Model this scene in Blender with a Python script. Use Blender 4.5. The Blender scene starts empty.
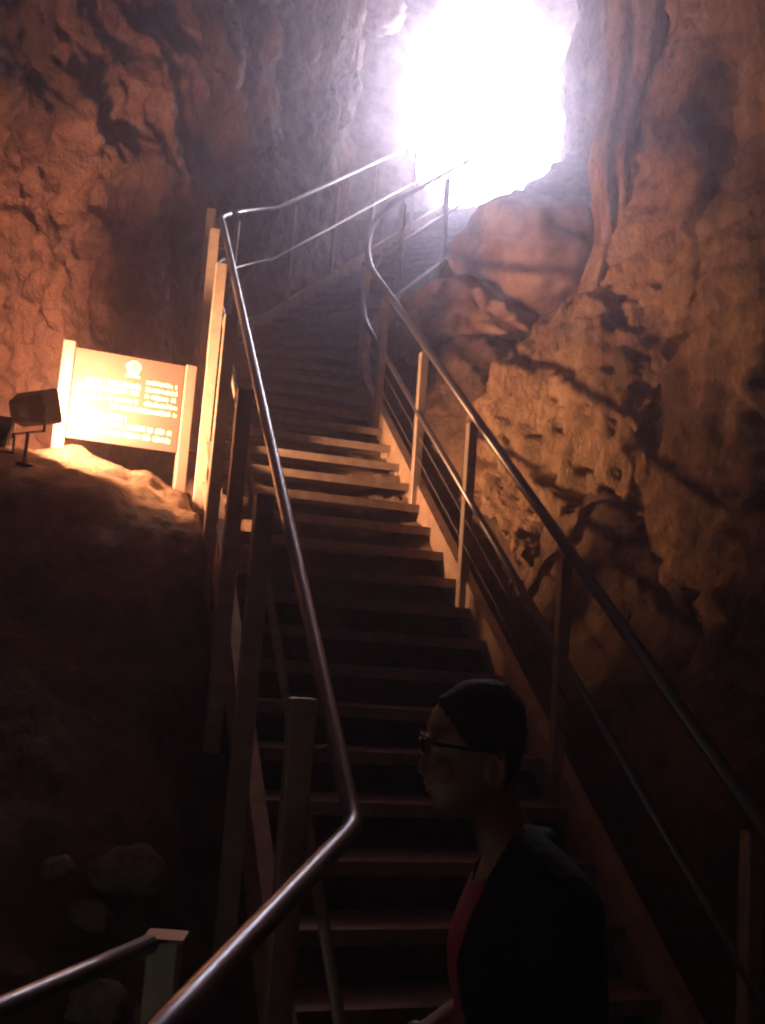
import bpy, bmesh, math, random
import numpy as np
from mathutils import Vector, noise, Matrix
random.seed(7)
S = bpy.context.scene
C = S.collection
PI = math.pi
V = Vector

# ------------------------------------------------------------------ camera numbers (765 x 1024)
F, PITCH, ROLL, EYE = 1000.0, math.radians(8.0), math.radians(4.2), 1.66
FW = V((0, math.cos(PITCH), math.sin(PITCH)))
U0 = V((0, -math.sin(PITCH), math.cos(PITCH)))
R0 = V((1, 0, 0))
CR = R0*math.cos(ROLL) + U0*math.sin(ROLL)
CU = U0*math.cos(ROLL) - R0*math.sin(ROLL)
def at(x, y, Y):
    """world point seen at picture position (x, y) at world depth Y"""
    d = CR*(x-382.5) + CU*(512-y) + FW*F
    return V((0, 0, EYE)) + d*(Y/d.y)
FLOOR = -0.07

# ------------------------------------------------------------------ helpers
def obj(name, me, mat=None, parent=None, smooth=True):
    o = bpy.data.objects.new(name, me); C.objects.link(o)
    if mat is not None and len(me.materials) == 0: me.materials.append(mat)
    if smooth and len(me.polygons):
        me.polygons.foreach_set('use_smooth', [True]*len(me.polygons))
    if parent is not None: o.parent = parent
    return o
def empty(name, loc=(0, 0, 0), rz=0.0):
    o = bpy.data.objects.new(name, None); C.objects.link(o)
    o.location = loc; o.rotation_euler = (0, 0, rz); o.empty_display_size = .1
    return o
def tag(o, label=None, cat=None, group=None, kind=None):
    if label: o['label'] = label
    if cat: o['category'] = cat
    if group: o['group'] = group
    if kind: o['kind'] = kind
    return o

class MB:
    def __init__(s): s.v = []; s.f = []
    def add(s, vs, fs):
        b = len(s.v); s.v += [tuple(p) for p in vs]; s.f += [tuple(i+b for i in q) for q in fs]
    def box(s, c, ax, ay, az, hx, hy, hz, bev=0.0):
        """box with centre c, unit axes and half sizes; optional chamfer on the edges along az"""
        c, ax, ay, az = V(c), V(ax), V(ay), V(az)
        if bev <= 0:
            vs = [c+ax*(hx*i)+ay*(hy*j)+az*(hz*k) for k in (-1, 1) for j in (-1, 1) for i in (-1, 1)]
            s.add(vs, [(0, 2, 3, 1), (4, 5, 7, 6), (0, 1, 5, 4), (2, 6, 7, 3), (0, 4, 6, 2), (1, 3, 7, 5)])
        else:
            pr = [(hx-bev, -hy), (hx, -hy+bev), (hx, hy-bev), (hx-bev, hy), (-hx+bev, hy), (-hx, hy-bev), (-hx, -hy+bev), (-hx+bev, -hy)]
            vs = []
            for k, sh in ((-hz, bev), (-hz+bev, 0), (hz-bev, 0), (hz, bev)):
                for px, py in pr:
                    fx = (hx-sh)/hx; fy = (hy-sh)/hy
                    vs.append(c+ax*(px*fx)+ay*(py*fy)+az*k)
            fs = [tuple(range(7, -1, -1)), tuple(range(24, 32))]
            for r in range(3):
                for i in range(8):
                    j = (i+1) % 8
                    fs.append((r*8+i, r*8+j, r*8+8+j, r*8+8+i))
            s.add(vs, fs)
    def tube(s, pts, rad, n=12, caps=True, flat=None):
        pts = [V(p) for p in pts]
        m = len(pts)
        rads = rad if isinstance(rad, (list, tuple)) else [rad]*m
        t0 = (pts[1]-pts[0]).normalized()
        up = V((0, 0, 1)) if abs(t0.z) < .95 else V((1, 0, 0))
        nrm = (up - t0*up.dot(t0)).normalized()
        vs = []
        for i, p in enumerate(pts):
            if i == 0: t = t0
            elif i == m-1: t = (pts[-1]-pts[-2]).normalized()
            else:
                t = ((pts[i+1]-p).normalized()+(p-pts[i-1]).normalized()).normalized()
            nrm = (nrm - t*nrm.dot(t)).normalized(); b = t.cross(nrm)
            for k in range(n):
                a = 2*PI*k/n
                fx = 1 if flat is None else flat
                vs.append(p + nrm*(math.cos(a)*rads[i]) + b*(math.sin(a)*rads[i]*fx))
        fs = []
        for i in range(m-1):
            for k in range(n):
                j = (k+1) % n
                fs.append((i*n+k, i*n+j, i*n+n+j, i*n+n+k))
        if caps:
            fs.append(tuple(range(n-1, -1, -1))); fs.append(tuple((m-1)*n+k for k in range(n)))
        s.add(vs, fs)
    def loft(s, rings):
        n = len(rings[0]); vs = [p for r in rings for p in r]; fs = []
        for i in range(len(rings)-1):
            for k in range(n):
                j = (k+1) % n
                fs.append((i*n+k, i*n+j, i*n+n+j, i*n+n+k))
        fs.append(tuple(range(n-1, -1, -1))); fs.append(tuple((len(rings)-1)*n+k for k in range(n)))
        s.add(vs, fs)
    def ball(s, c, r, nu=16, nv=10):
        c = V(c); r = V(r) if not isinstance(r, (int, float)) else V((r, r, r))
        rings = []
        for i in range(nv+1):
            a = -PI/2 + PI*i/nv; rr = max(math.cos(a), .02)
            rings.append([c+V((r.x*rr*math.cos(2*PI*k/nu), r.y*rr*math.sin(2*PI*k/nu), r.z*math.sin(a))) for k in range(nu)])
        s.loft(rings)
    def mesh(s, name):
        me = bpy.data.meshes.new(name); me.from_pydata(s.v, [], s.f); me.update()
        bm = bmesh.new(); bm.from_mesh(me); bmesh.ops.recalc_face_normals(bm, faces=bm.faces); bm.to_mesh(me); bm.free()
        return me
    def build(s, name, mat, parent=None, smooth=True):
        return obj(name, s.mesh(name), mat, parent, smooth)
def sharp(o, deg=35):
    """shade smooth only across shallow angles"""
    me = o.data
    bm = bmesh.new(); bm.from_mesh(me)
    for e in bm.edges:
        if len(e.link_faces) == 2 and e.calc_face_angle(0) > math.radians(deg): e.smooth = False
    bm.to_mesh(me); bm.free()
    return o

# ------------------------------------------------------------------ materials
def nodes(name):
    m = bpy.data.materials.new(name); m.use_nodes = True
    nt = m.node_tree; b = nt.nodes['Principled BSDF']
    return m, nt, b
def ramp(nt, stops):
    r = nt.nodes.new('ShaderNodeValToRGB'); e = r.color_ramp.elements
    while len(e) < len(stops): e.new(.5)
    for q, (p, c) in zip(e, stops): q.position = p; q.color = (*c, 1)
    return r
def noise_tex(nt, co, scale, detail=6, rough=.6, dist=0.0):
    n = nt.nodes.new('ShaderNodeTexNoise'); n.inputs['Scale'].default_value = scale
    n.inputs['Detail'].default_value = detail; n.inputs['Roughness'].default_value = rough
    n.inputs['Distortion'].default_value = dist
    nt.links.new(co, n.inputs['Vector']); return n
def rock_mat(name, dark, mid, light, scale=.8, bump=.5, stretch=(1, 1, 1), rough=.8, fine=14):
    m, nt, b = nodes(name)
    tc = nt.nodes.new('ShaderNodeTexCoord'); mp = nt.nodes.new('ShaderNodeMapping')
    mp.inputs['Scale'].default_value = stretch
    nt.links.new(tc.outputs['Object'], mp.inputs['Vector']); co = mp.outputs['Vector']
    n1 = noise_tex(nt, co, scale, 8, .62, .4)
    r1 = ramp(nt, [(.30, dark), (.5, mid), (.72, light)])
    nt.links.new(n1.outputs['Fac'], r1.inputs['Fac'])
    n2 = noise_tex(nt, co, scale*7, 6, .7)
    r2 = ramp(nt, [(.35, (.55, .5, .48)), (.6, (1.08, 1.05, 1.0))])
    nt.links.new(n2.outputs['Fac'], r2.inputs['Fac'])
    mx = nt.nodes.new('ShaderNodeMix'); mx.data_type = 'RGBA'; mx.blend_type = 'MULTIPLY'
    mx.inputs['Factor'].default_value = .8
    nt.links.new(r1.outputs['Color'], mx.inputs['A']); nt.links.new(r2.outputs['Color'], mx.inputs['B'])
    nt.links.new(mx.outputs['Result'], b.inputs['Base Color'])
    n3 = noise_tex(nt, co, fine, 8, .65)
    vo = nt.nodes.new('ShaderNodeTexVoronoi'); vo.inputs['Scale'].default_value = fine*.35
    nt.links.new(co, vo.inputs['Vector'])
    ad = nt.nodes.new('ShaderNodeMath'); ad.operation = 'MULTIPLY_ADD'; ad.inputs[1].default_value = .5
    nt.links.new(vo.outputs['Distance'], ad.inputs[0]); nt.links.new(n3.outputs['Fac'], ad.inputs[2])
    n4 = noise_tex(nt, co, fine*3.2, 6, .7); ad2 = nt.nodes.new('ShaderNodeMath'); ad2.operation = 'MULTIPLY_ADD'; ad2.inputs[1].default_value = .35
    nt.links.new(n4.outputs['Fac'], ad2.inputs[0]); nt.links.new(ad.outputs[0], ad2.inputs[2]); ad = ad2
    bp = nt.nodes.new('ShaderNodeBump'); bp.inputs['Strength'].default_value = bump; bp.inputs['Distance'].default_value = .10
    nt.links.new(ad.outputs[0], bp.inputs['Height']); nt.links.new(bp.outputs['Normal'], b.inputs['Normal'])
    b.inputs['Roughness'].default_value = rough; b.inputs['Specular IOR Level'].default_value = .35
    return m
def plain(name, col, rough=.5, metal=0.0, var=.15, scale=18, bump=.0, spec=.5):
    m, nt, b = nodes(name)
    tc = nt.nodes.new('ShaderNodeTexCoord')
    n = noise_tex(nt, tc.outputs['Object'], scale, 5, .6)
    lo = tuple(c*(1-var) for c in col); hi = tuple(min(1, c*(1+var)) for c in col)
    r = ramp(nt, [(.3, lo), (.7, hi)]); nt.links.new(n.outputs['Fac'], r.inputs['Fac'])
    nt.links.new(r.outputs['Color'], b.inputs['Base Color'])
    b.inputs['Roughness'].default_value = rough; b.inputs['Metallic'].default_value = metal
    b.inputs['Specular IOR Level'].default_value = spec
    if bump:
        bp = nt.nodes.new('ShaderNodeBump'); bp.inputs['Strength'].default_value = bump; bp.inputs['Distance'].default_value = .004
        nt.links.new(n.outputs['Fac'], bp.inputs['Height']); nt.links.new(bp.outputs['Normal'], b.inputs['Normal'])
    return m
M = {}
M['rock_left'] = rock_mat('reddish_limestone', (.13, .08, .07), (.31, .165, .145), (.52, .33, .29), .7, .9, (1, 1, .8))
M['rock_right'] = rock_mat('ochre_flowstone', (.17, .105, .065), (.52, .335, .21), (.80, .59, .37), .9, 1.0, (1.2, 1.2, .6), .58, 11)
M['rock_far'] = rock_mat('pale_limestone', (.25, .21, .2), (.42, .36, .34), (.55, .5, .48), .6, .4)
M['rock_smooth'] = rock_mat('smooth_boulder_stone', (.26, .16, .10), (.40, .26, .17), (.50, .34, .23), .8, .2, fine=8)
M['soil'] = rock_mat('brown_cave_soil', (.08, .055, .04), (.2, .13, .09), (.32, .22, .15), 1.3, .7, fine=20)
M['stone'] = rock_mat('grey_loose_stone', (.16, .14, .12), (.34, .3, .25), (.5, .46, .4), 2.0, .5)
M['rail'] = plain('polished_steel_handrail', (.28, .26, .28), .37, .9, .12, 30)
M['rod'] = plain('dark_thin_rod', (.10, .075, .06), .6, .2, .2, 20)
M['post'] = plain('weathered_steel_post', (.40, .33, .27), .5, .25, .2, 14, .2)
M['stringer'] = plain('rusty_painted_steel', (.40, .28, .21), .55, .2, .25, 10, .2)
M['tread'] = plain('worn_steel_tread', (.27, .205, .17), .48, .3, .3, 16, .3)
M['sign_board'] = plain('tan_painted_sign_board', (.105, .062, .052), .55, 0, .06, 6)
M['sign_post'] = plain('pale_sign_post', (.19, .135, .11), .55, 0, .12, 12, .2)
M['sign_text'] = plain('cream_sign_lettering', (.62, .54, .42), .5, 0, .03, 5)
M['black'] = plain('black_enamel', (.02, .018, .018), .5, 0, .2, 20)
M['rubber'] = plain('black_cable', (.015, .015, .015), .6, 0, .2, 20)
M['skin'] = plain('warm_brown_skin', (.36, .215, .145), .5, 0, .06, 25, .05)
M['lip'] = plain('lip_skin', (.34, .13, .11), .4, 0, .05, 30)
M['hair'] = plain('black_cropped_hair', (.012, .010, .010), .75, 0, .4, 220, .8, .25)
M['cardigan'] = plain('black_knit_cardigan', (.012, .012, .018), .85, 0, .3, 120, .6, .2)
M['top'] = plain('magenta_cotton_top', (.34, .035, .09), .8, 0, .12, 60, .3, .3)
M['trousers'] = plain('dark_denim', (.03, .035, .06), .8, 0, .2, 90, .3, .3)
M['shoe'] = plain('black_shoe_leather', (.02, .018, .017), .4, 0, .2, 20)
M['frame'] = plain('black_glasses_frame', (.015, .014, .015), .25, 0, .1, 20)
M['eye'] = plain('eye_white', (.7, .68, .65), .25, 0, .03, 20)
m, nt, b = nodes('spectacle_glass'); M['glass'] = m
tr = nt.nodes.new('ShaderNodeBsdfTransparent'); gs = nt.nodes.new('ShaderNodeBsdfGlossy'); gs.inputs['Roughness'].default_value = .03
fz = nt.nodes.new('ShaderNodeFresnel'); fz.inputs['IOR'].default_value = 1.5; mx = nt.nodes.new('ShaderNodeMixShader')
nt.links.new(fz.outputs[0], mx.inputs[0]); nt.links.new(tr.outputs[0], mx.inputs[1]); nt.links.new(gs.outputs[0], mx.inputs[2])
nt.links.new(mx.outputs[0], nt.nodes['Material Output'].inputs['Surface'])
m, nt, b = nodes('lamp_glass'); M['lamp'] = m
b.inputs['Emission Color'].default_value = (1, .55, .25, 1); b.inputs['Emission Strength'].default_value = 1.5
b.inputs['Base Color'].default_value = (.9, .8, .6, 1)

# ------------------------------------------------------------------ stair line: straight flight, winders, upper flight
HD = math.radians(-16.933); RUN, RISE, WID = .24431, .1741, 1.39
K1, RAD, PHI = 32.0, 1.4, math.radians(44.5)
DPHI = RISE/RAD
K2 = K1 + PHI/DPHI
B0 = V((1.14, 3.52, .53))
def heading(k):
    return HD if k <= K1 else (HD + (k-K1)*DPHI if k < K2 else HD+PHI)
def cdir(k): h = heading(k); return V((math.cos(h), -math.sin(h), 0))      # to the right of the climb
def fdir(k): h = heading(k); return V((math.sin(h), math.cos(h), 0))
def Rp(k):
    p = B0 + (min(k, K1)-13.02)*(V((math.sin(HD), math.cos(HD), 0))*RUN) ; p = V((p.x, p.y, B0.z+(k-13.02)*RISE+max(0, k-K2)*.008))
    if k <= K1: return p
    c = p + RAD*V((math.cos(HD), -math.sin(HD), 0))
    h = heading(k); q = c + RAD*V((-math.cos(h), math.sin(h), 0))
    if k > K2: q = q + (k-K2)*RUN*fdir(k)
    q.z = p.z
    return q
def Lp(k): return Rp(k) - cdir(k)*WID
def ks(a, b, step=1.0):
    """sample positions: the corners of the straight parts and close steps in the turn"""
    out = [a]
    for q in [K1+i*.5 for i in range(0, int((K2-K1)*2)+1)]+[K2]:
        if a < q < b: out.append(q)
    out.append(b)
    return sorted(set(out))
KTOP, KR = 55.0, 45.6
UP = V((0, 0, 1))

stair = tag(empty('staircase', (.4, 2.9, FLOOR)), 'steel open-riser staircase climbing from the dark landing and turning right towards the bright cave mouth', 'staircase')
def local(o, root):            # children keep world-space meshes; the root only carries the origin
    o.matrix_parent_inverse = Matrix.Translation(-V(root.location)); return o
def ribbon(fn, a, b, off, z0, z1, th):
    """vertical plate following the stair line; off = sideways shift to the right"""
    mb = MB(); rings = []
    for k in ks(a, b):
        p = fn(k) + cdir(k)*off; c = cdir(k)
        rings.append([p+UP*z1-c*th, p+UP*z1+c*th, p+UP*z0+c*th, p+UP*z0-c*th])
    mb.loft(rings); return mb
for fn, sgn in ((Rp, 1), (Lp, -1)):
    mb = MB(); rings = []
    for k in ks(9.2, KTOP):
        c = cdir(k)*sgn; p = fn(k)+c*(.056 if sgn > 0 else 0)
        rings.append([p+c*x+UP*z for x, z in ((-.061, 0), (0, 0), (0, -.010), (-.050, -.010), (-.050, -.262), (0, -.262), (0, -.272), (-.061, -.272))])
    mb.loft(rings)
    local(mb.build('stringer', M['stringer'], stair, False), stair)
PHASE = .60                      # nosing position against the stringer's upper edge
k = 10.02+PHASE
DROP = .09
while k < KTOP-.6:
    mb = MB(); rings_top = []
    def pt(kk, side, z):
        p = (Rp(kk)-cdir(kk)*.006) if side else (Lp(kk)+cdir(kk)*.062)
        return V((p.x, p.y, z))
    z = Rp(k).z - DROP
    th = .007
    a0, a1 = pt(k, 0, z), pt(k, 1, z); b0, b1 = pt(k+1.05, 0, z), pt(k+1.05, 1, z)
    def slab(q, dz0, dz1):
        mb.add([p+UP*dz1 for p in q]+[p+UP*dz0 for p in q], [(0, 1, 2, 3), (7, 6, 5, 4), (0, 4, 5, 1), (1, 5, 6, 2), (2, 6, 7, 3), (3, 7, 4, 0)])
    slab([a0, a1, b1, b0], -th, 0)
    fl = (a0.lerp(b0, .035)); fr = a1.lerp(b1, .035)
    slab([a0, a1, fr, fl], -.052, -th)
    bl = b0.lerp(a0, .035); br = b1.lerp(a1, .035)
    slab([bl, br, b1, b0], -.045, -th)
    t = local(mb.build('tread', M['tread'], stair, False), stair)
    for side in (0, 1):          # angle iron that carries the tread on the stringer
        s1 = -1 if side else 1
        rings = []
        for fr_ in (.10, .90):
            p = pt(k+fr_, side, z-th); c = cdir(k)*s1
            rings.append([p+c*x+UP*q for x, q in ((.002, 0), (.055, 0), (.055, -.006), (.009, -.006), (.009, -.07), (.002, -.07))])
        bk = MB(); bk.loft(rings); bk.build('bracket', M['stringer'], t, False)
    k += 1.0

# ------------------------------------------------------------------ railings
def rail_pts(fn, a, b, off, h):
    hf = h if callable(h) else (lambda k: h)
    of = off if callable(off) else (lambda k: off)
    return [fn(k)+cdir(k)*of(k)+UP*hf(k) for k in ks(a, b)]
def post(root, fn, k, off, top, bot=-.24, w=.03, d=.026, railoff=None, railh=None, mat='post'):
    p = fn(k)+cdir(k)*off
    mb = MB(); mb.box(p+UP*((top+bot)/2), cdir(k), fdir(k), UP, w, d, (top-bot)/2, .004)
    o = local(mb.build('post', M[mat], root, False), root)
    if railoff is not None:
        q = fn(k)+cdir(k)*railoff+UP*railh; s = p+UP*(top-.03)
        if abs(railoff-off) < .02: pts = [p+UP*(top-.004), p+UP*(top+.03), q-UP*.015]
        else:
            lo = UP*(railh-.075); e = V((q.x, q.y, 0)); b0 = V((p.x, p.y, p.z))
            z0 = p.z+railh-.075
            pts = [p+cdir(k)*w*.9+lo, V((p.x*.3+q.x*.7, p.y*.3+q.y*.7, z0)), V((q.x, q.y, z0+.012)), q-UP*.016]
        bm_ = MB(); bm_.tube(pts, .007, 8)
        bo = bm_.build('bracket', M['rail'], o)
    return o
# right-hand railing
rr = tag(empty('handrail', Rp(12)), 'long steel railing on the rock side of the stairs, curving right at the top', 'railing', 'stair railings')
TOPH = .995
mb = MB(); mb.tube(rail_pts(Rp, 10.6, KR, -.03, TOPH-.026), .026, 14); local(mb.build('top_rail', M['rail'], rr), rr)
mb = MB(); mb.tube(rail_pts(Rp, 10.6, KR, -.03, .485), .020, 10); local(mb.build('middle_rail', M['rail'], rr), rr)
for h in (.20, .345):
    mb = MB(); mb.tube(rail_pts(Rp, 10.6, 32, -.03, h), .005, 8); local(mb.build('lower_rod', M['rod'], rr), rr)
for k in (11.7, 17.1, 22.1, 26.0, 30.2, 34.3, 39.2, 43.2):
    post(rr, Rp, k, -.015, TOPH-.10, -.2, .028, .026, -.03, TOPH-.022)
# left-hand railing: straight flight
lr = tag(empty('handrail', Lp(12)), 'straight steel railing on the bank side of the stairs beside the lit sign', 'railing', 'stair railings')
LH = 1.145
LO = lambda k: .008+.0045*(k-11)
bend = Lp(10.6)+cdir(10)*.006+UP*(LH-.022)
e1 = at(190, 1000, 1.62); e2 = e1+(e1-bend)*.75
top = [e2, e1, bend.lerp(e1, .12), bend.lerp(e1, .04)+UP*.004, bend+(Lp(12)-Lp(10.6))*.05, bend+(Lp(12)-Lp(10.6))*.2]
top += rail_pts(Lp, 11.4, 34.6, LO, lambda k: LH-.022)
mb = MB(); mb.tube(top, .024, 14); local(mb.build('top_rail', M['rail'], lr), lr)
mb = MB(); mb.tube(rail_pts(Lp, 10.4, 34.6, lambda k: LO(k)-.01, .70), .016, 10); local(mb.build('middle_rail', M['post'], lr), lr)
for k in (11.9, 15.95, 19.5, 23.3, 26.9, 30.1, 33.1):
    post(lr, Lp, k, LO(k)-.088, LH+.04, -.50, .036, .03, LO(k), LH-.022)
# outer railing of the turn and the upper flight
ur = tag(empty('handrail', Lp(36)), 'dim railing along the outer side of the upper turn against the rock wall', 'railing', 'stair railings')
hh = lambda k: 1.14
UO = lambda k: .11-.07*min(1, max(0, (k-35)/5))
mb = MB(); mb.tube(rail_pts(Lp, 35.0, 51, UO, lambda k: hh(k)-.02), .021, 12); local(mb.build('top_rail', M['rail'], ur), ur)
mb = MB(); mb.tube(rail_pts(Lp, 35.0, 51, UO, lambda k: hh(k)*.5), .016, 10); local(mb.build('middle_rail', M['rail'], ur), ur)
for k in (35.6, 39.6, 43.0, 46.4, 50.6):
    post(ur, Lp, k, UO(k), hh(k)-.1, -.2, .022, .022, UO(k), hh(k)-.02)
# railing end at the lower left of the landing
g0 = at(150, 944, 2.3); g1 = at(0, 1009, 1.85)
g2 = g1+(g1-g0)*.9
gr = tag(empty('landing_railing', (g0.x, g0.y, FLOOR)), 'dark railing end with flat-topped post at the lower left of the landing', 'railing')
mb = MB(); mb.tube([g0, g0.lerp(g1, .5), g1, g2], .021, 12); local(mb.build('top_rail', M['rail'], gr), gr)
for q, dz in ((at(166, 938, 2.36), 0), (g2, -.02)):
    mb = MB(); mb.box(V((q.x, q.y, (q.z+dz+FLOOR)/2)), (1, 0, 0), (0, 1, 0), UP, .035, .03, (q.z+dz-FLOOR)/2, .004)
    po = local(mb.build('post', M['post'], gr, False), gr)
    mb = MB(); mb.box(V((q.x, q.y, q.z+dz+.004)), (1, 0, 0), (0, 1, 0), UP, .045, .04, .004); mb.build('cap', M['rail'], po, False)

# ------------------------------------------------------------------ cave
def sm(a, b, t): t = max(0., min(1., (t-a)/(b-a))); return t*t*(3-2*t)
def fbm(p, oct=5): return noise.fractal(p, 1.0, 2.1, oct)
def craggy(p, s, a):
    """broken rock: blocks with creases"""
    d, _ = noise.voronoi(p*s)
    return a*(min(1.0, d[1]-d[0])*1.0 - .45)
def grid_mesh(name, P, disp, closed=False):
    nv, nu = P.shape[:2]
    du = np.gradient(P, axis=1); dv = np.gradient(P, axis=0)
    N = np.cross(du, dv); N /= (np.linalg.norm(N, axis=2, keepdims=True)+1e-9)
    flat = P.reshape(-1, 3); nf = N.reshape(-1, 3); out = np.empty_like(flat)
    for i in range(len(flat)):
        p = V(flat[i]); out[i] = flat[i]+nf[i]*disp(p)
    idx = np.arange(nv*nu).reshape(nv, nu)
    q = np.stack([idx[:-1, :-1], idx[:-1, 1:], idx[1:, 1:], idx[1:, :-1]], axis=-1).reshape(-1, 4)
    me = bpy.data.meshes.new(name); me.from_pydata(out.tolist(), [], q.tolist()); me.update()
    return me
def smooth1(A, n):
    for _ in range(n):
        B = A.copy(); B[1:-1] = (A[:-2]+2*A[1:-1]+A[2:])/4; A = B
    return A
def wall_grid(levels, nu, nv, su=3, sv=3, dense=None):
    """levels: list of (z, [(x, y), ...]) plans from bottom to top with equal point counts"""
    zs = np.array([l[0] for l in levels], float); pl = np.array([l[1] for l in levels], float)
    L = np.concatenate([[0], np.cumsum(np.linalg.norm(np.diff(pl.mean(0), axis=0), axis=1))])
    uu = np.linspace(0, L[-1], nu); zz = np.linspace(zs[0], zs[-1], nv)
    if dense:
        i0, i1, zc = dense
        a = int(nu*.12); b = int(nu*.12)
        uu = np.concatenate([np.linspace(0, L[i0], a, endpoint=False), np.linspace(L[i0], L[i1], nu-a-b, endpoint=False), np.linspace(L[i1], L[-1], b)])
        c = int(nv*.88); zz = np.concatenate([np.linspace(zs[0], zc, c, endpoint=False), np.linspace(zc, zs[-1], nv-c)])
    tmp = np.zeros((len(zs), nu, 2))
    for i in range(len(zs)):
        for c in (0, 1): tmp[i, :, c] = np.interp(uu, L, pl[i, :, c])
    P = np.zeros((nv, nu, 3))
    for c in (0, 1):
        for j in range(nu): P[:, j, c] = np.interp(zz, zs, tmp[:, j, c])
    P[:, :, 2] = zz[:, None]
    P = smooth1(P, sv*4); P = np.swapaxes(smooth1(np.swapaxes(P, 0, 1), su*4), 0, 1)
    return P
# --- left wall: behind the sign, round the turn, up to the shaft
left_levels = [
 (-1.2, [(-3.6, -5), (-3.4, 0), (-3.4, 3), (-3.3, 5.5), (-3.1, 7.2), (-2.3, 8.6), (-2.0, 9.6), (-1.3, 11.2), (-.6, 12.6), (.0, 14), (.2, 17)]),
 (2.5,  [(-3.6, -5), (-3.4, 0), (-3.3, 3), (-3.1, 5.5), (-2.8, 7.2), (-2.15, 8.6), (-2.0, 9.6), (-1.4, 10.9), (-.7, 12.4), (-.2, 14), (.0, 17)]),
 (4.6,  [(-3.6, -5), (-3.5, 0), (-3.4, 3), (-3.2, 5.5), (-2.75, 7.3), (-2.1, 8.7), (-1.95, 9.7), (-1.45, 10.7), (-.8, 12.2), (-.5, 14), (-.4, 17)]),
 (7.0,  [(-3.6, -5), (-3.6, 0), (-3.5, 3), (-3.3, 5.5), (-2.6, 7.6), (-1.9, 8.6), (-1.75, 9.6), (-1.35, 10.5), (-.95, 11.4), (-1.0, 14), (-.9, 17)]),
 (9.0,  [(-3.6, -5), (-3.6, 0), (-3.5, 3), (-3.2, 5.5), (-2.3, 7.6), (-1.65, 8.5), (-1.5, 9.6), (-1.1, 10.4), (-.75, 11.0), (-1.2, 14), (-1.1, 17)]),
 (16.0, [(-3.0, -5), (-3.0, 0), (-2.8, 3), (-2.6, 5.5), (-1.8, 7.4), (-1.2, 8.5), (-1.0, 9.6), (-.8, 10.2), (-.6, 10.8), (-1.2, 14), (-1.1, 17)]),
]
def calm(p): return 1-.75*sm(7.6, 8.8, p.y)*sm(5.2, 6.5, p.z)      # the smooth slab above the turn
def d_left(p):
    q = V((p.x, p.y*.8+p.z*.35, p.z*.75-p.y*.25))
    return -(.38*fbm(q*.55, 3) + .16*fbm(q*1.7+V((3, 1, 2)), 4) + calm(p)*craggy(q+V((.3, .5, .7))*fbm(q*.9, 2)*.5, 1.3, .17) + (.3+.7*calm(p))*craggy(q+V((.3, .1, .7))*fbm(q*1.3, 2)*.6, 3.6, .14) + (.3+.7*calm(p))*craggy(q*1.0+V((1, 1, 1))*.06*fbm(q*5, 2), 9.0, .06) + .03*fbm(q*9, 3))
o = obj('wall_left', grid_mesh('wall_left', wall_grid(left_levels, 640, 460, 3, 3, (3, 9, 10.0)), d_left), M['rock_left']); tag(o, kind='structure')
# --- right wall: rock mass beside the stairs with a free edge, then a recess behind it
edge = [(-1.2, 1.15, 5.2), (1.6, .95, 5.4), (2.4, .62, 6.0), (2.85, .42, 6.5), (3.25, .36, 6.6), (3.62, .56, 6.6), (3.91, .98, 6.6), (4.02, 1.27, 6.6), (4.25, 1.36, 6.6), (4.66, 1.42, 6.6), (5.06, 1.31, 6.6), (5.45, 1.38, 6.6), (5.98, 1.46, 6.6), (6.6, 1.46, 6.6), (9, 1.35, 6.6), (16, 1.2, 6.6)]
right_levels = []
for z, ex, ey in edge:
    t = max(0, min(1, (z-1.0)/5.0)); low = max(0, min(1, (z-1.0)/2.6))
    right_levels.append((z, [(2.9, -5), (2.6, 0), (2.15-.05*t, 2.6), (1.95, 3.6), (1.55+.35*t*(1-.3*t), 4.6), (max(ex+.28, 1.0+.62*low), 5.6+.1*low), (ex+.06, ey-.18), (ex+.03, ey+.12), (ex+.45, ey+.8), (2.3, 8.2), (2.2, 9.6), (1.95, 11.0), (2.25, 12.2), (2.9, 13.6), (3.2, 17)]))
def d_right(p):
    q = V((p.x, p.y, p.z*.55))
    fl = math.sin(6.5*(p.x*.5+p.y*.9)+2.4*fbm(V((p.x, p.y, p.z*.25))*1.2, 3))
    up = max(0, min(1, (p.z-3.4)/1.2))
    return (.22*fbm(q*.8, 3) + .10*fbm(q*2.3, 4)+ up*.05*fl + (1-.6*up)*craggy(V((p.x, p.y, p.z*.8))+V((1, 1, 1))*.12*fbm(p*3, 2), 4.6, .13) + craggy(V((p.x, p.y, p.z*.7)), 1.5, .10) + (1-.4*up)*craggy(V((p.x, p.y, p.z*.7)), 11, .055) + .05*fbm(p*8, 4))
o = obj('wall_right', grid_mesh('wall_right', wall_grid(right_levels, 600, 560, 2, 1, (3, 12, 8.0)), lambda p: -d_right(p)), M['rock_right']); tag(o, kind='structure')
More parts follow.
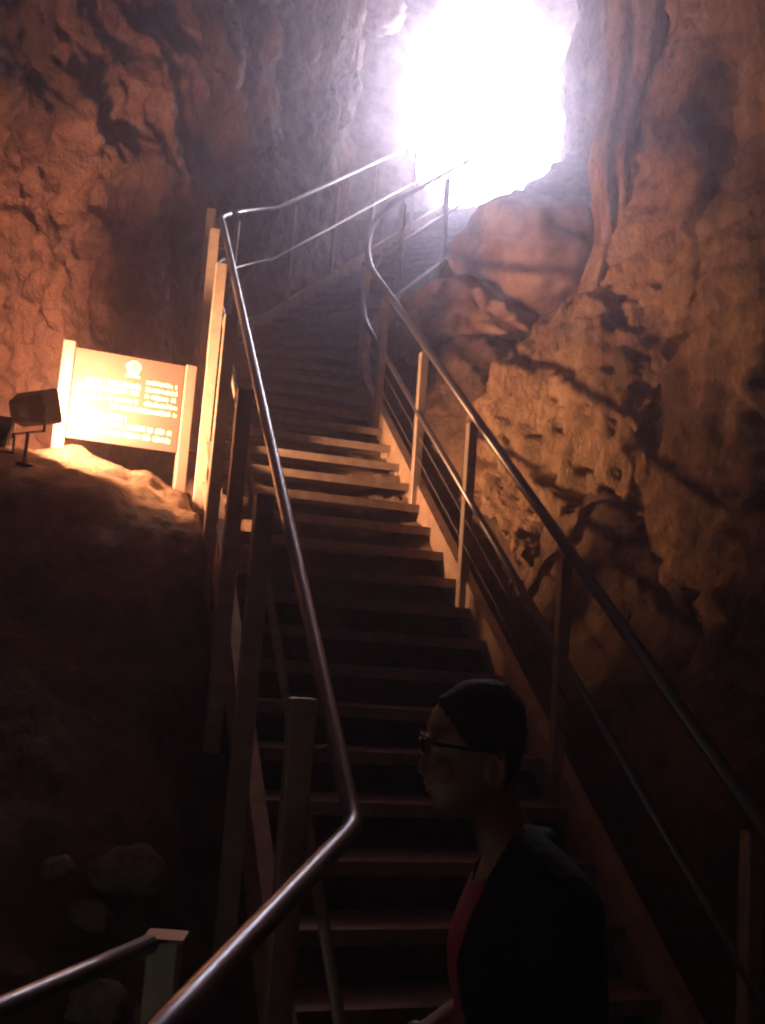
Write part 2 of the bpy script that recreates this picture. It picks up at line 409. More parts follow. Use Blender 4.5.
# --- back wall with the mouth of the cave
def back_wall():
    nx, nz = 220, 260
    xs = np.linspace(-3.2, 5.5, nx); zs = np.linspace(5.5, 16.5, nz)
    vs = []; idx = {}; fs = []
    def inside(x, z):
        a = math.atan2(z-10.6, x-1.22); rr = 1+.05*math.sin(3*a+.7)+.03*math.sin(7*a)+.04*noise.noise(V((x*2, z*2, 0)))
        if ((x-1.2)/(1.27*rr))**2+((z-10.45)/(2.0*rr))**2 < 1: return True
        return ((x+.42)/.34)**2+((z-12.35)/.30)**2 < 1
    for j, z in enumerate(zs):
        for i, x in enumerate(xs):
            p = V((x, 15.0, z)); y = 15.0+.35*fbm(p*.6, 4)+craggy(p, 1.4, .25)
            vs.append((x, y, z))
    for j in range(nz-1):
        for i in range(nx-1):
            cx, cz = (xs[i]+xs[i+1])/2, (zs[j]+zs[j+1])/2
            if not inside(cx, cz): fs.append((j*nx+i, j*nx+i+1, (j+1)*nx+i+1, (j+1)*nx+i))
    me = bpy.data.meshes.new('wall_back'); me.from_pydata(vs, [], fs); me.update()
    bm = bmesh.new(); bm.from_mesh(me)
    bmesh.ops.delete(bm, geom=[v for v in bm.verts if not v.link_faces], context='VERTS')
    be = [e for e in bm.edges if len(e.link_faces) == 1 and 5.7 < e.verts[0].co.z < 16.3 and -3 < e.verts[0].co.x < 5.3]
    r = bmesh.ops.extrude_edge_only(bm, edges=be)                  # the thickness of the rock round the mouth
    for v in [g for g in r['geom'] if isinstance(g, bmesh.types.BMVert)]: v.co.y += .5; v.co.x += (v.co.x-1.2)*.30; v.co.z += (v.co.z-10.45)*.30
    bmesh.ops.smooth_vert(bm, verts=bm.verts, factor=.5, use_axis_x=True, use_axis_y=True, use_axis_z=True)
    bm.to_mesh(me); bm.free()
    return me
tag(obj('wall_back', back_wall(), M['rock_far']), kind='structure')
# --- ceiling and the dark rear of the chamber
xs = np.linspace(-5, 6, 60); ys = np.linspace(-6, 18, 110)
P = np.zeros((110, 60, 3)); P[:, :, 0] = xs[None, :]; P[:, :, 1] = ys[:, None]; P[:, :, 2] = 13.6
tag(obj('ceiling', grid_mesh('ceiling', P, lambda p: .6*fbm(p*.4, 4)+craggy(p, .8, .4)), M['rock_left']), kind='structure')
zs = np.linspace(-2, 17, 60); xs = np.linspace(-5, 6, 50)
P = np.zeros((60, 50, 3)); P[:, :, 0] = xs[None, :]; P[:, :, 2] = zs[:, None]; P[:, :, 1] = -4.2
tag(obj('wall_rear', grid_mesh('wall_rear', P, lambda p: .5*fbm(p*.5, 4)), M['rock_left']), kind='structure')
# --- ground: landing, slope under the stairs, bank on the left
SK = [i*.25 for i in range(8*4, int(KTOP*4)+1)]
SP = [(Rp(k)+Lp(k))/2 for k in SK]
SPA = np.array([(p.x, p.y) for p in SP]); SZ = np.array([p.z for p in SP])
hdv = np.array([math.sin(HD), math.cos(HD)]); cv = np.array([math.cos(HD), -math.sin(HD)])
def ground_z(x, y):
    d2 = (SPA[:, 0]-x)**2+(SPA[:, 1]-y)**2
    i = int(np.argmin(d2)); under = SZ[i]-.62
    rel = np.array([x-B0.x, y-B0.y]); kk = rel@hdv/RUN+13.02; bb = -(rel@cv)        # bb: 0 right edge .. 1.39 left edge
    if kk > K1-2:
        c = cdir(SK[i]); kk = SK[i]; bb = WID/2-((x-SP[i].x)*c.x+(y-SP[i].y)*c.y)
    flat = FLOOR
    under += .41*max(0., min(1., 1-bb/WID))*sm(12, 15, kk)
    g = max(flat, under) if kk < 14 else under
    zk = B0.z+(kk-13.02)*RISE
    if kk > KTOP-.5: return SZ[i]-.05
    slope = zk-.30
    plate = 2.70+(.12 if kk > 26 else .42)*(kk-26)*RUN + .05*(bb-1.6) - .14*sm(2.1, 1.4, bb)
    t = sm(20.6, 23.0, kk)
    bank = slope*(1-t)+max(slope*.0, plate)*t if kk > 19 else slope
    bank += .28*sm(1.6, 3.2, bb)*(1-t)*sm(11, 18, kk)
    bank = max(flat, bank)
    wq = sm(20, 23, kk); w = sm(1.42-.10*wq, 1.72-.26*wq, bb)
    g = g*(1-w)+bank*w
    wr = sm(-.05, -.8, bb) if bb < 0 else 0
    if bb < 0: g += .9*sm(.05, .9, -bb)*sm(10, 14, kk)
    return g
nx, ny = 260, 330
xs = np.linspace(-4.2, 4.2, nx); ys = np.concatenate([np.linspace(-5, 1.5, 40), np.linspace(1.55, 9.5, 240), np.linspace(9.6, 17, 50)])
P = np.zeros((ny, nx, 3)); P[:, :, 0] = xs[None, :]; P[:, :, 1] = ys[:, None]
for j in range(ny):
    for i in range(nx): P[j, i, 2] = ground_z(xs[i], ys[j])
def d_ground(p):
    rel = np.array([p.x-B0.x, p.y-B0.y]); kk = rel@hdv/RUN+13.02
    a = sm(10.5, 13, kk); 
    return a*(.07*fbm(p*1.6, 4)+craggy(p, 3.4, .09)+craggy(p+V((.2, .5, .1)), 8, .03)) + (1-a)*.008*fbm(p*5, 3)
me = grid_mesh('ground', P, d_ground)
floor_o = tag(obj('floor', me, M['soil']), kind='structure')
def gz(x, y):
    p = V((x, y, ground_z(x, y))); return p.z+d_ground(p)*.8

# ------------------------------------------------------------------ free rock forms
def rock(name, c, r, mat, seed, sub=5, lump=.25, fine=.05, sq=(1, 1, 1), rot=0.0, crag=.12):
    bm = bmesh.new(); bmesh.ops.create_icosphere(bm, subdivisions=sub, radius=1)
    off = V((seed*3.7, seed*1.3, seed*2.1))
    for v in bm.verts:
        p = v.co.copy(); n = p.normalized()
        q = 1+lump*noise.fractal(p*.9+off, 1, 2, 3)+fine*noise.fractal(p*4+off, 1, 2, 4)+craggy(p+off, 1.9, crag)
        v.co = V((n.x*q*r[0], n.y*q*r[1], n.z*q*r[2]))
    bmesh.ops.rotate(bm, verts=bm.verts, matrix=Matrix.Rotation(rot, 3, 'Z'))
    me = bpy.data.meshes.new(name); bm.to_mesh(me); bm.free()
    o = obj(name, me, mat); o.location = c
    return o
o = rock('boulder', at(536, 266, 8.6), (.78, .72, .58), M['rock_smooth'], 3.1, 6, .18, .02, rot=.3, crag=.03)
tag(o, 'large smooth rounded boulder beside the upper turn of the stairs', 'boulder')
o = rock('boulder', at(462, 330, 8.45), (.62, .5, .46), M['rock_smooth'], 8.3, 6, .25, .05, crag=.25)
tag(o, 'darker shadowed boulder tucked under the large smooth one', 'boulder')
def flowstone():
    mb = MB(); rings = []
    spec = [(600, 352, .26), (604, 320, .21), (612, 280, .17), (621, 240, .16), (620, 205, .19), (618, 170, .20), (625, 130, .19), (634, 90, .18), (640, 50, .20), (642, 0, .24), (640, -60, .30)]
    zs = [at(a, b, 6.45) for a, b, _ in spec]
    m = 150; n = 72
    for i in range(m):
        t = i/(m-1)*(len(spec)-1); a = int(min(t, len(spec)-2)); u = t-a
        c = zs[a].lerp(zs[a+1], u); r = spec[a][2]*(1-u)+spec[a+1][2]*u
        ring = []
        for k in range(n):
            th = 2*PI*k/n
            d = V((math.cos(th), math.sin(th), 0))
            q = 1+.10*math.sin(7*th+2*noise.noise(c*1.5))+.06*math.sin(13*th+c.z*1.2)+.22*noise.fractal(V((d.x*1.1, d.y*1.1, c.z*.9)), 1, 2, 4)+craggy(V((d.x*.8, d.y*.8, c.z)), 3, .12)
            ring.append(c+V((d.x*r*q*1.0, d.y*r*q*1.1, 0)))
        rings.append(ring)
    mb.loft(rings); return mb
tag(flowstone().build('flowstone_column', M['rock_right']), 'tall fluted flowstone column running down the right wall to the ochre rock', 'flowstone column')
o = rock('rock_ledge', at(384, 14, 14.3), (.34, .3, .30), M['rock_far'], 5.5, 4, .35, .1)
tag(o, 'grey jutting rock outlined against the small bright gap at the top', 'rock')
stones = [(128, 872, 3.1, .13, 'rounded dim stone on the dark bank above the lower left railing'),
          (92, 915, 2.9, .08, 'small jagged stone just above the lower left railing'),
          (58, 868, 3.0, .06, 'smallest dim stone, far left on the bank above the lower left railing'),
          (96, 1000, 2.4, .10, 'pale greenish stone lying under the lower left railing'),
          (146, 1014, 2.6, .05, 'pale stone next to the foot of the flat-topped railing post'),
          ]
for i, (px, py, Y, r, lab) in enumerate(stones):
    p = at(px, py, Y)
    # follow the sight line down to the bank
    for s in range(400):
        d = p-V((0, 0, EYE)); q = V((0, 0, EYE))+d*(1+.004*s-.3)
        if q.z <= gz(q.x, q.y)+.3*r: break
    o = rock('stone', (q.x, q.y, gz(q.x, q.y)+.25*r), (r, r*.8, r*.7), M['stone'], 11+i*1.7, 4, .35, .08)
    tag(o, lab, 'stone', 'loose stones on the bank')

# ------------------------------------------------------------------ information sign
sl = at(57, 447, 6.02); sr = at(181, 466, 6.30)
ex = V((sr.x-sl.x, sr.y-sl.y, 0)); wd = ex.length; ex.normalize(); ez = UP; en = V((ex.y, -ex.x, 0))
base_z = min(gz(sl.x, sl.y), gz(sr.x, sr.y))
sign = tag(empty('information_sign', (sl.x, sl.y, base_z)), 'brightly lit tan information sign with pale lettering on two posts on the bank', 'sign')
th_ = at(67, 341, 6.02).z; tr_ = at(190, 366, 6.30).z
for q, tz in ((sl, th_), (sr, tr_)):
    mb = MB(); zb = gz(q.x, q.y)-.10
    mb.box(V((q.x, q.y, (zb+tz)/2)), ex, en, UP, .036, .036, (tz-zb)/2, .006)
    local(mb.build('post', M['sign_post'], sign, False), sign)
zt0, zt1 = th_-.02, tr_-.0; zb0, zb1 = at(63, 437, 6.02).z, at(183, 454, 6.3).z
zt = (zt0+zt1)/2-.01; zb = (zb0+zb1)/2; hw = wd/2-.04; ctr = (sl+sr)/2
mb = MB(); mb.box(V((ctr.x, ctr.y, (zt+zb)/2)), ex, en, UP, hw, .012, (zt-zb)/2, .003)
panel = local(mb.build('panel', M['sign_board'], sign, False), sign)
def on_panel(u, v): return V((ctr.x, ctr.y, zb+(zt-zb)*v)) + ex*((u-.5)*2*hw) + en*.014
ph = zt-zb; pw = 2*hw
mb = MB(); rows = [(.735, .66, .95, .03), (.665, .12, .62, .035), (.655, .66, .96, .03), (.59, .05, .60, .035), (.575, .66, .96, .03), (.495, .04, .60, .035), (.495, .66, .96, .03), (.41, .36, .96, .032), (.29, .05, .52, .04), (.205, .05, .95, .038), (.115, .05, .93, .038)]
rnd = random.Random(5)
for v, u0, u1, h in rows:
    u = u0
    while u < u1-.01:
        w = rnd.uniform(.010, .022)
        hh_ = 1.35*h*rnd.uniform(.75, 1.1)
        mb.box(on_panel(u+w/2, v+rnd.uniform(-.004, .004)), ex, en, UP, w*pw*.48, .0015, hh_*ph/2)
        if rnd.random() < .5: mb.box(on_panel(u+w/2, v+hh_*.62), ex, en, UP, w*pw*.3, .0015, .004)
        u += w+.003
        if rnd.random() < .13: u += .022
let = mb.build('lettering', M['sign_text'], panel, False); tag(let, 'rows of small pale lettering')
mb = MB(); c = on_panel(.53, .875); n = 28; R_ = .046
ring = lambda r, dy: [c+en*dy+ex*(math.cos(2*PI*i/n)*r*(1+.10*math.sin(5*2*PI*i/n)))+UP*(math.sin(2*PI*i/n)*r) for i in range(n)]
mb.loft([ring(R_, 0), ring(R_, .002)])
mb.box(c-UP*.055, ex, en, UP, .045, .0015, .006)
emb = mb.build('emblem', M['sign_text'], panel, False); tag(emb, 'round pale emblem')
mb = MB(); mb.tube([c+en*.004+ex*(math.cos(2*PI*i/n)*.026)+UP*(math.sin(2*PI*i/n)*.026) for i in range(n+1)], .003, 6); mb.tube([c+en*.003-UP*.02, c+en*.003+UP*.022], .004, 6)
emb2 = MB(); emb2.v, emb2.f = mb.v, mb.f
o = obj('emblem_motif', emb2.mesh('emblem_motif'), M['sign_board'], panel)

# ------------------------------------------------------------------ floodlights
def floodlight(pos, aim, w, h, dpt, label):
    """box floodlight with a flared hood on a U bracket and a ground spike"""
    pos = V(pos); f = V(aim).normalized(); r = f.cross(UP).normalized(); u = r.cross(f)
    zg = gz(pos.x, pos.y)
    root = tag(empty('floodlight', (pos.x, pos.y, zg)), label, 'lamp', 'floodlights on the bank')
    mb = MB(); rings = []
    for t, sx, sy in ((-1, .35, .35), (-.75, .62, .62), (0, .95, .95), (.92, 1.0, 1.0), (1.0, 1.0, 1.0), (1.0, .9, .88), (.72, .86, .84)):
        rings.append([pos+f*(t*dpt)+r*(a*w*sx)+u*(b_*h*sy) for a, b_ in ((-1, -.85), (-.85, -1), (.85, -1), (1, -.85), (1, .85), (.85, 1), (-.85, 1), (-1, .85))])
    mb.loft(rings); local(mb.build('housing', M['black'], root, False), root)
    mb = MB(); mb.box(pos+f*(dpt*.80), r, u, f, w*.84, h*.82, .004); gl = local(mb.build('lens', M['lamp'], root, False), root)
    mb = MB()
    mb.tube([pos-r*(w*1.0), pos-r*(w*1.18), pos-r*(w*1.18)-UP*(h*1.35), pos+r*(w*1.18)-UP*(h*1.35), pos+r*(w*1.18), pos+r*(w*1.0)], .009, 8)
    local(mb.build('bracket', M['black'], root), root)
    mb = MB(); q = pos-UP*(h*1.35); mb.tube([q, V((q.x, q.y, zg-.03))], .011, 8); mb.ball(V((q.x, q.y, zg+.005)), (.05, .05, .012))
    local(mb.build('stand', M['black'], root), root)
    return root, pos+f*(dpt*1.02), f
def lamp_light(name, pos, f, sx, sy, watts, col, spread):
    l = bpy.data.lights.new(name, 'AREA'); l.shape = 'RECTANGLE'; l.size = sx; l.size_y = sy; l.energy = watts; l.color = col; l.spread = math.radians(spread)
    o = bpy.data.objects.new(name, l); C.objects.link(o); o.location = pos
    o.rotation_euler = V(f).to_track_quat('-Z', 'Y').to_euler(); return o
WARM = (1.0, .47, .23)
p1 = at(31, 409, 5.48)
r1, q1, f1 = floodlight(p1, V((.52, .79, .33)), .115, .10, .11, 'black box floodlight beside the left post of the lit sign')
lamp_light('floodlight_beam', q1, f1, .17, .14, 190, WARM, 160)
p2 = at(-3, 434, 5.2)
r2, q2, f2 = floodlight(p2, V((-.35, .72, .80)), .075, .065, .08, 'small dark floodlight on a stand at the left edge of the bank')
lamp_light('floodlight_beam', q2, f2, .11, .09, .25, (1.0, .40, .20), 130)
# dim lantern light of the landing, off to the lower left
def point(name, pos, watts, col, rad=.06):
    l = bpy.data.lights.new(name, 'POINT'); l.energy = watts; l.color = col; l.shadow_soft_size = rad
    o = bpy.data.objects.new(name, l); C.objects.link(o); o.location = pos; return o
point('landing_lamp', (-1.05, 1.45, .6), 1.3, (.85, 1.0, .72))

# ------------------------------------------------------------------ the woman
PX = .00183
def hx(px): return (523-px)*PX-.01            # forward (towards the left of the picture)
def hz(py): return 1.69-(py-680)*PX
RX = .276                                     # world x of the body axis
def ring(h, xf, xb, hw, n=40, mid=.5, p=1.0):
    xm = xb+(xf-xb)*mid; out = []
    for k in range(n):
        a = 2*PI*k/n; ca, sa = math.cos(a), math.sin(a)
        sx = math.copysign(abs(ca)**p, ca); sy = math.copysign(abs(sa)**p, sa)
        out.append(V((xm+((xf-xm) if ca > 0 else (xm-xb))*sx, hw*sy, h)))
    return out
head = [(681, 474, 486, .010), (684, 462, 498, .036), (690, 449, 508, .054), (699, 438, 514, .065), (711, 429, 518, .071), (724, 425, 519, .074), (736, 425, 518, .0745), (742, 428, 517, .0735), (752, 429.5, 515, .0715), (762, 430, 512, .068), (770, 429, 508, .064), (777, 430, 505, .058), (784, 431.5, 503, .0525), (790, 434, 501, .048), (796, 435, 498, .043), (801, 439, 494, .036), (805, 449, 489, .028), (808, 460, 484, .018)]
def head_rings(grow=0.0):
    out = []
    for py, f, b_, hw in head: out.append(ring(hz(py)+ (grow if py < 690 else 0), hx(f)+grow, hx(b_)-grow, hw+grow, 44, .45))
    return out[::-1]
torso = [(.80, .098, -.115, .165), (.88, .098, -.125, .172), (.96, .088, -.115, .158), (1.05, .078, -.105, .138), (1.13, .078, -.102, .136), (1.19, .094, -.100, .146), (1.235, .097, -.096, .150), (1.28, .086, -.088, .148), (1.32, .070, -.080, .140), (1.36, .058, -.070, .118), (1.39, .050, -.060, .094), (1.415, .050, -.050, .072), (1.435, .052, -.042, .058)]
def torso_rings(g=0.0, lo=0, hi=2): return [ring(h, f+g, b_-g, w+g, 40, .5, .85) for h, f, b_, w in torso if lo <= h <= hi]
NECK = [V((-.010, 0, 1.375)), V((.020, 0, 1.43)), V((.046, 0, 1.49)), V((.056, 0, 1.56))]
NECKR = [.060, .050, .0455, .050]
SL, EL, WL = V((-.050, .135, 1.325)), V((-.085, .175, 1.055)), V((.01, .17, .83))         # near (left) arm hangs
SR_, ER, WR = V((-.02, -.150, 1.33)), V((-.03, -.205, 1.10)), V((.165, -.10, 1.02))     # far (right) forearm held forward
def arm(mb, s, e, w, g=0.0, lo=True):
    mb.tube([s-V((0, .03 if s.y > 0 else -.03, -.01)), s.lerp(e, .15), s.lerp(e, .5), e], [.050+g, .050+g, .044+g, .038+g], 16)
    mb.ball(s, (.056+g, .052+g, .056+g)); mb.ball(e, .038+g)
    mb.tube([V((.005, s.y*.15, 1.415-g*.3)), V((-.012, s.y*.5, 1.385)), s+UP*.012], [.040+g*.5, .046+g*.8, .050+g], 16)
    if lo: mb.tube([e, e.lerp(w, .3), e.lerp(w, .75), w], [.038+g, .039+g, .029+g, .025+g], 16)
def hand(mb, w, d, palm_n, thumb_side):
    """palm, four bent fingers and a thumb from wrist w along d"""
    d = V(d).normalized(); pn = V(palm_n).normalized(); sd = d.cross(pn).normalized()*thumb_side
    rings = []
    for t, hw_, ht in ((-.01, .024, .019), (.02, .030, .018), (.055, .040, .016), (.085, .041, .013)):
        c = w+d*t; rings.append([c+sd*(hw_*math.cos(2*PI*k/16))+pn*(ht*math.sin(2*PI*k/16)) for k in range(16)])
    mb.loft(rings)
    for i, (ln, r) in enumerate(((.070, .0085), (.078, .0088), (.073, .0084), (.058, .0075))):
        o_ = (.030-.020*i); b_ = w+d*.078+sd*o_
        j1 = b_+d*(ln*.42)+pn*(ln*.06)+sd*(.004*(1.5-i)); j2 = j1+d*(ln*.27)+pn*(ln*.17); j3 = j2+d*(ln*.16)+pn*(ln*.20)
        mb.tube([b_-d*.02, b_, j1, j2, j3], [r, r*1.05, r, r*.92, r*.75], 10); mb.ball(j3, r*.75, 8, 6)
    t0 = w+d*.022+sd*.024; t1 = w+d*.055+sd*.050+pn*.012; t2 = w+d*.082+sd*.054+pn*.022
    mb.tube([t0, t1, t2], [.013, .0105, .0085], 10); mb.ball(t2, .0085, 8, 6)
HIPS = [V((-.005, .085, .86)), V((-.005, -.085, .86))]
KN = [V((.02, .095, .47)), V((.0, -.09, .47))]
AN = [V((-.02, .10, .085)), V((-.045, -.095, .085))]
def leg(mb, i, g=0.0, end=1.0):
    h, k_, a = HIPS[i], KN[i], AN[i]
    mb.tube([h+UP*.06, h, h.lerp(k_, .45), k_, k_.lerp(a, .3), k_.lerp(a, .8), a], [.078+g, .088+g, .072+g, .052+g, .053+g, .038+g, .034+g], 18)
def foot(mb, i, g=0.0, sole=0.0):
    a = AN[i]; rings = []
    for t, hw_, ht in ((-.065, .018, .025), (-.05, .030, .04), (0, .034, .052), (.06, .036, .040), (.12, .042, .026), (.165, .036, .018), (.19, .018, .012)):
        c = V((a.x+t, a.y, 0)); rings.append([V((c.x, c.y+(hw_+g)*math.cos(2*PI*k/16), max(0, (ht+g)*(1+math.sin(2*PI*k/16))-.0))) for k in range(16)])
    mb.loft(rings)
def remesh(name, mb, vox, smooth=4):
    me = mb.mesh(name); o = bpy.data.objects.new(name, me); C.objects.link(o)
    md = o.modifiers.new('r', 'REMESH'); md.mode = 'VOXEL'; md.voxel_size = vox; md.use_smooth_shade = True
    if smooth:
        s_ = o.modifiers.new('s', 'SMOOTH'); s_.factor = .5; s_.iterations = smooth
    dg = bpy.context.evaluated_depsgraph_get(); dg.update()
    out = bpy.data.meshes.new_from_object(o.evaluated_get(dg), depsgraph=dg)
    bpy.data.objects.remove(o); out.name = name; out.materials.clear()
    return out
def keep(me, fn):
    bm = bmesh.new(); bm.from_mesh(me)
    bmesh.ops.delete(bm, geom=[f for f in bm.faces if not fn(f.calc_center_median())], context='FACES')
    bmesh.ops.delete(bm, geom=[v for v in bm.verts if not v.link_faces], context='VERTS')
    bm.to_mesh(me); bm.free(); return me
def solid(o, t):
    md = o.modifiers.new('thickness', 'SOLIDIFY'); md.thickness = t; md.offset = 1; return o
woman = tag(empty('person', (RX, 1.83, FLOOR), PI+math.radians(3)), 'woman in profile with cropped hair and glasses, black cardigan over magenta top', 'person')
mb = MB()
mb.loft(head_rings())
mb.loft([ring(hz(y_), hx(f_), hx(f_)-.03, w_, 16) for y_, f_, w_ in ((775, 425, .013), (770, 421.5, .0165), (765, 418.8, .0165), (760, 419.2, .0125), (752, 422.5, .010), (744, 425.5, .009), (737, 426, .011))])   # nose
mb.ball((hx(431), 0, hz(779)), (.008, .021, .0055)); mb.ball((hx(432.5), 0, hz(786)), (.008, .019, .006))      # lips
mb.ball((hx(441), 0, hz(798)), (.012, .021, .013))                                                               # chin
for s in (1, -1):
    mb.ball((hx(428), s*.030, hz(735)), (.010, .024, .0065))                                                     # brow
    mb.ball((hx(444), s*.040, hz(763)), (.026, .021, .022))                                                      # cheek
    mb.ball((hx(423.5), s*.011, hz(768)), (.010, .008, .008))                                                    # nostril wing
    e_ = [V((hx(487)+.011*math.cos(t)-.004, s*(.071+.010*max(0, -math.cos(t))), hz(760)+.030*math.sin(t)-.004*math.cos(t))) for t in [2*PI*i/14 for i in range(15)]]
    mb.tube(e_, .0055, 8); mb.ball((hx(488), s*.072, hz(762)), (.009, .005, .022))
mb.tube(NECK, NECKR, 24)
mb.loft(torso_rings())
arm(mb, SL, EL, WL); arm(mb, SR_, ER, WR)
hand(mb, WL, WL-EL+V((0, 0, -.05)), (0, -1, 0), 1); hand(mb, WR, WR-ER+V((.02, .02, -.03)), (0, .8, -.5), 1)
for i in (0, 1): leg(mb, i); foot(mb, i)
body = obj('body', remesh('body', mb, .0042, 3), M['skin'], woman)
# hair: close cap over the skull, forehead and ears left free
mb = MB(); mb.loft([[p for p in r] for r in head_rings(.0075)])
hm = remesh('hair', mb, .004, 1)
def hairline(c):
    py = 680+(1.69-c.z)/PX; px = 523-(c.x+.01)/PX
    if py > 792: return False
    front = 431 if py < 697 else (431+ (py-697)*.55 if py < 712 else (440+(py-712)*.75 if py < 752 else 497+(py-752)*.12))
    if 742 < py < 780 and px < 498: return False
    return px > front
keep(hm, hairline)
for v in hm.vertices:
    v.co += v.normal*(.0035*noise.noise(v.co*170)+.002*noise.noise(v.co*60))
hair = solid(obj('hair', hm, M['hair'], woman), -.006)
tag(hair, 'close-cropped black hair')
# eyes, lips
for s in (1, -1):
    mb = MB(); mb.ball((hx(434), s*.031, hz(742)), .0115); mb.build('eye', M['eye'], woman)
mb = MB(); mb.ball((hx(430.7), 0, hz(779.5)), (.0085, .020, .005)); mb.ball((hx(432.2), 0, hz(785.5)), (.0085, .018, .0055)); mb.build('lips', M['lip'], woman)
# glasses
gx, gzz = hx(420.5), hz(742)
fr = MB()
for s in (1, -1):
    pts = []
    for i in range(29):
        a = 2*PI*i/28; ca, sa = math.cos(a), math.sin(a)
        pts.append(V((gx-.006*abs(ca)*(1 if s*ca > 0 else 0)-.002, s*.032+.0265*math.copysign(abs(ca)**.6, ca), gzz+.0165*math.copysign(abs(sa)**.6, sa))))
    fr.tube(pts, .0021, 8)
    fr.tube([V((gx-.007, s*.0585, gzz+.006)), V((gx-.014, s*.070, gzz+.006)), V((hx(470), s*.079, gzz+.001)), V((hx(487), s*.081, gzz-.001)), V((hx(494), s*.079, gzz-.016))], [.0035, .0035, .0026, .0026, .002], 8)
fr.tube([V((gx, -.007, gzz+.004)), V((gx+.002, 0, gzz+.007)), V((gx, .007, gzz+.004))], .0022, 8)
gl = fr.build('glasses', M['frame'], woman); tag(gl, 'dark-framed spectacles')
for s in (1, -1):
    mb = MB(); rr_ = []
    for dx in (-.0008, .0008):
        rr_.append([V((gx-.003+dx, s*.032+.0255*math.copysign(abs(math.cos(a))**.6, math.cos(a)), gzz+.0155*math.copysign(abs(math.sin(a))**.6, math.sin(a)))) for a in [2*PI*i/28 for i in range(28)]])
    mb.loft(rr_); mb.build('lens', M['glass'], gl)
# clothes
mb = MB(); mb.loft(torso_rings(.006, .86, 1.43)); mb.ball(SL, .060); mb.ball(SR_, .060)
mb.tube([SR_-V((0, -.03, -.01)), SR_.lerp(ER, .15), SR_.lerp(ER, .55)], [.058, .058, .054], 16)
tm = remesh('top', mb, .006, 4)
keep(tm, lambda c: .88 < c.z < 1.385-.55*max(0, c.x-.0)+.12*abs(c.y))
solid(obj('top', tm, M['top'], woman), .003)
mb = MB(); mb.loft([[p for p in r] for r in torso_rings(.016, .80, 1.43)]); arm(mb, SL, EL, WL, .017)
mb.tube([SR_-V((0, -.03, -.01)), SR_.lerp(ER, .2), SR_.lerp(ER, .6)], [.066, .064, .06], 16); mb.ball(SR_, .068)
mb.tube([V((-.012, 0, 1.37)), V((.002, 0, 1.425))], [.078, .068], 24)
cm = remesh('cardigan', mb, .006, 5)
for v in cm.vertices: v.co += v.normal*(.004*noise.noise(v.co*14)+.0015*noise.noise(v.co*50))
def card(c):
    if c.z < .80 or (c - WL).length < .05: return False
    if (c-ER).length < .09 and c.y < -.13 and c.z < 1.15: return False
    if c.z > 1.20 and abs(c.y) < .075 and c.x > .0+.45*max(0, 1.40-c.z): return False
    if c.y < .085+.02*(1.4-c.z) and c.x > .02: return False
    return True
keep(cm, card)
solid(obj('cardigan', cm, M['cardigan'], woman), .004)
mb = MB(); mb.loft(torso_rings(.008, .80, .97))
for i in (0, 1): leg(mb, i, .010)
km = remesh('trousers', mb, .007, 4)
keep(km, lambda c: .10 < c.z < .95)
solid(obj('trousers', km, M['trousers'], woman), .003)
for i in (0, 1):
    mb = MB(); foot(mb, i, .006); me = remesh('shoe', mb, .005, 2); obj('shoe', me, M['shoe'], woman)
mb = MB(); w0 = ER.lerp(WR, .86); ax = (WR-ER).normalized()
mb.tube([w0-ax*.012, w0+ax*.012], .0315, 20); mb.ball(w0+V((0, -.022, .022)), (.018, .018, .010)); br = mb.build('wristwatch', M['black'], woman)
tag(br, 'black band on the forearm')

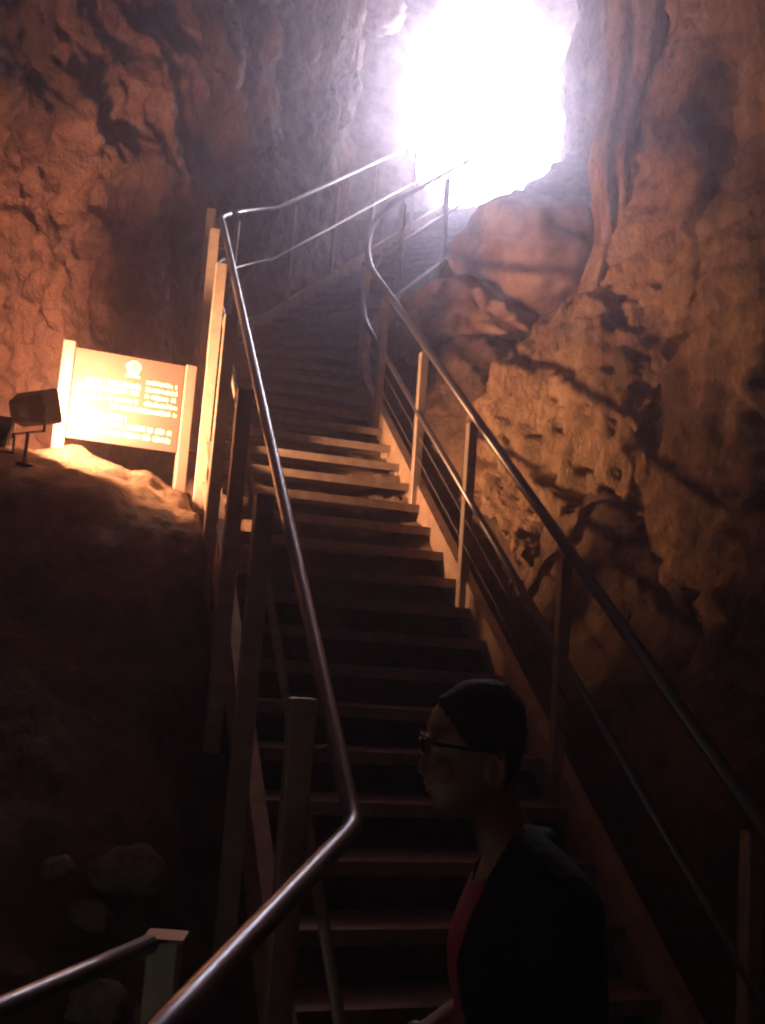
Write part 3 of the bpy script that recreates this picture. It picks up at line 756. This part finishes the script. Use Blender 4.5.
# ------------------------------------------------------------------ daylight, haze, camera
# the open sky beyond the mouth of the cave: a bright dome outside the rock
skm = bpy.data.materials.new('overcast_sky'); skm.use_nodes = True; nt = skm.node_tree; nt.nodes.clear()
out = nt.nodes.new('ShaderNodeOutputMaterial'); em = nt.nodes.new('ShaderNodeEmission')
em.inputs['Color'].default_value = (.86, .82, 1.0, 1); em.inputs['Strength'].default_value = 38
nt.links.new(em.outputs[0], out.inputs['Surface'])
mb = MB(); rings = []
for i in range(13):
    a = (PI/2)*i/12*.98+.03; rings.append([V((1.2+5.5*math.cos(2*PI*k/40)*math.sin(a), 17.2+4.5*math.cos(a), 10.6+5.5*math.sin(2*PI*k/40)*math.sin(a))) for k in range(40)])
n = 40; mb.add([p for r in rings for p in r], [(i*n+k, i*n+(k+1) % n, i*n+n+(k+1) % n, i*n+n+k) for i in range(12) for k in range(n)]+[tuple(range(n))])
sk = mb.build('sky', skm); tag(sk, kind='structure')
# thin haze in the air of the whole cave
w = bpy.data.worlds.new('cave_air'); S.world = w; w.use_nodes = True; nt = w.node_tree
nt.nodes['Background'].inputs['Color'].default_value = (0, 0, 0, 1); nt.nodes['Background'].inputs['Strength'].default_value = 0
ad = nt.nodes.new('ShaderNodeAddShader')
for q, (dn, g) in enumerate(((.016, .90), (.005, .40))):
    vs = nt.nodes.new('ShaderNodeVolumeScatter'); vs.inputs['Density'].default_value = dn; vs.inputs['Anisotropy'].default_value = g; vs.inputs['Color'].default_value = (.90, .82, 1, 1)
    nt.links.new(vs.outputs[0], ad.inputs[q])
nt.links.new(ad.outputs[0], nt.nodes['World Output'].inputs['Volume'])

cam = bpy.data.cameras.new('camera'); co = bpy.data.objects.new('camera', cam); C.objects.link(co)
cam.sensor_fit = 'VERTICAL'; cam.sensor_height = 24; cam.lens = 24*F/1024; cam.clip_start = .02; cam.clip_end = 200
mat = Matrix((CR, CU, -FW)).transposed().to_4x4(); mat.translation = V((0, 0, EYE)); co.matrix_world = mat
S.camera = co
S.view_settings.view_transform = 'Standard'; S.view_settings.look = 'None'; S.view_settings.exposure = 0; S.view_settings.gamma = 1; S.view_settings.use_curve_mapping = False
S.cycles.use_denoising = True; S.cycles.filter_width = 2.2
S.cycles.max_bounces = 6; S.cycles.diffuse_bounces = 3; S.cycles.volume_bounces = 1; S.cycles.sample_clamp_indirect = 4
S.cycles.caustics_reflective = False; S.cycles.caustics_refractive = False
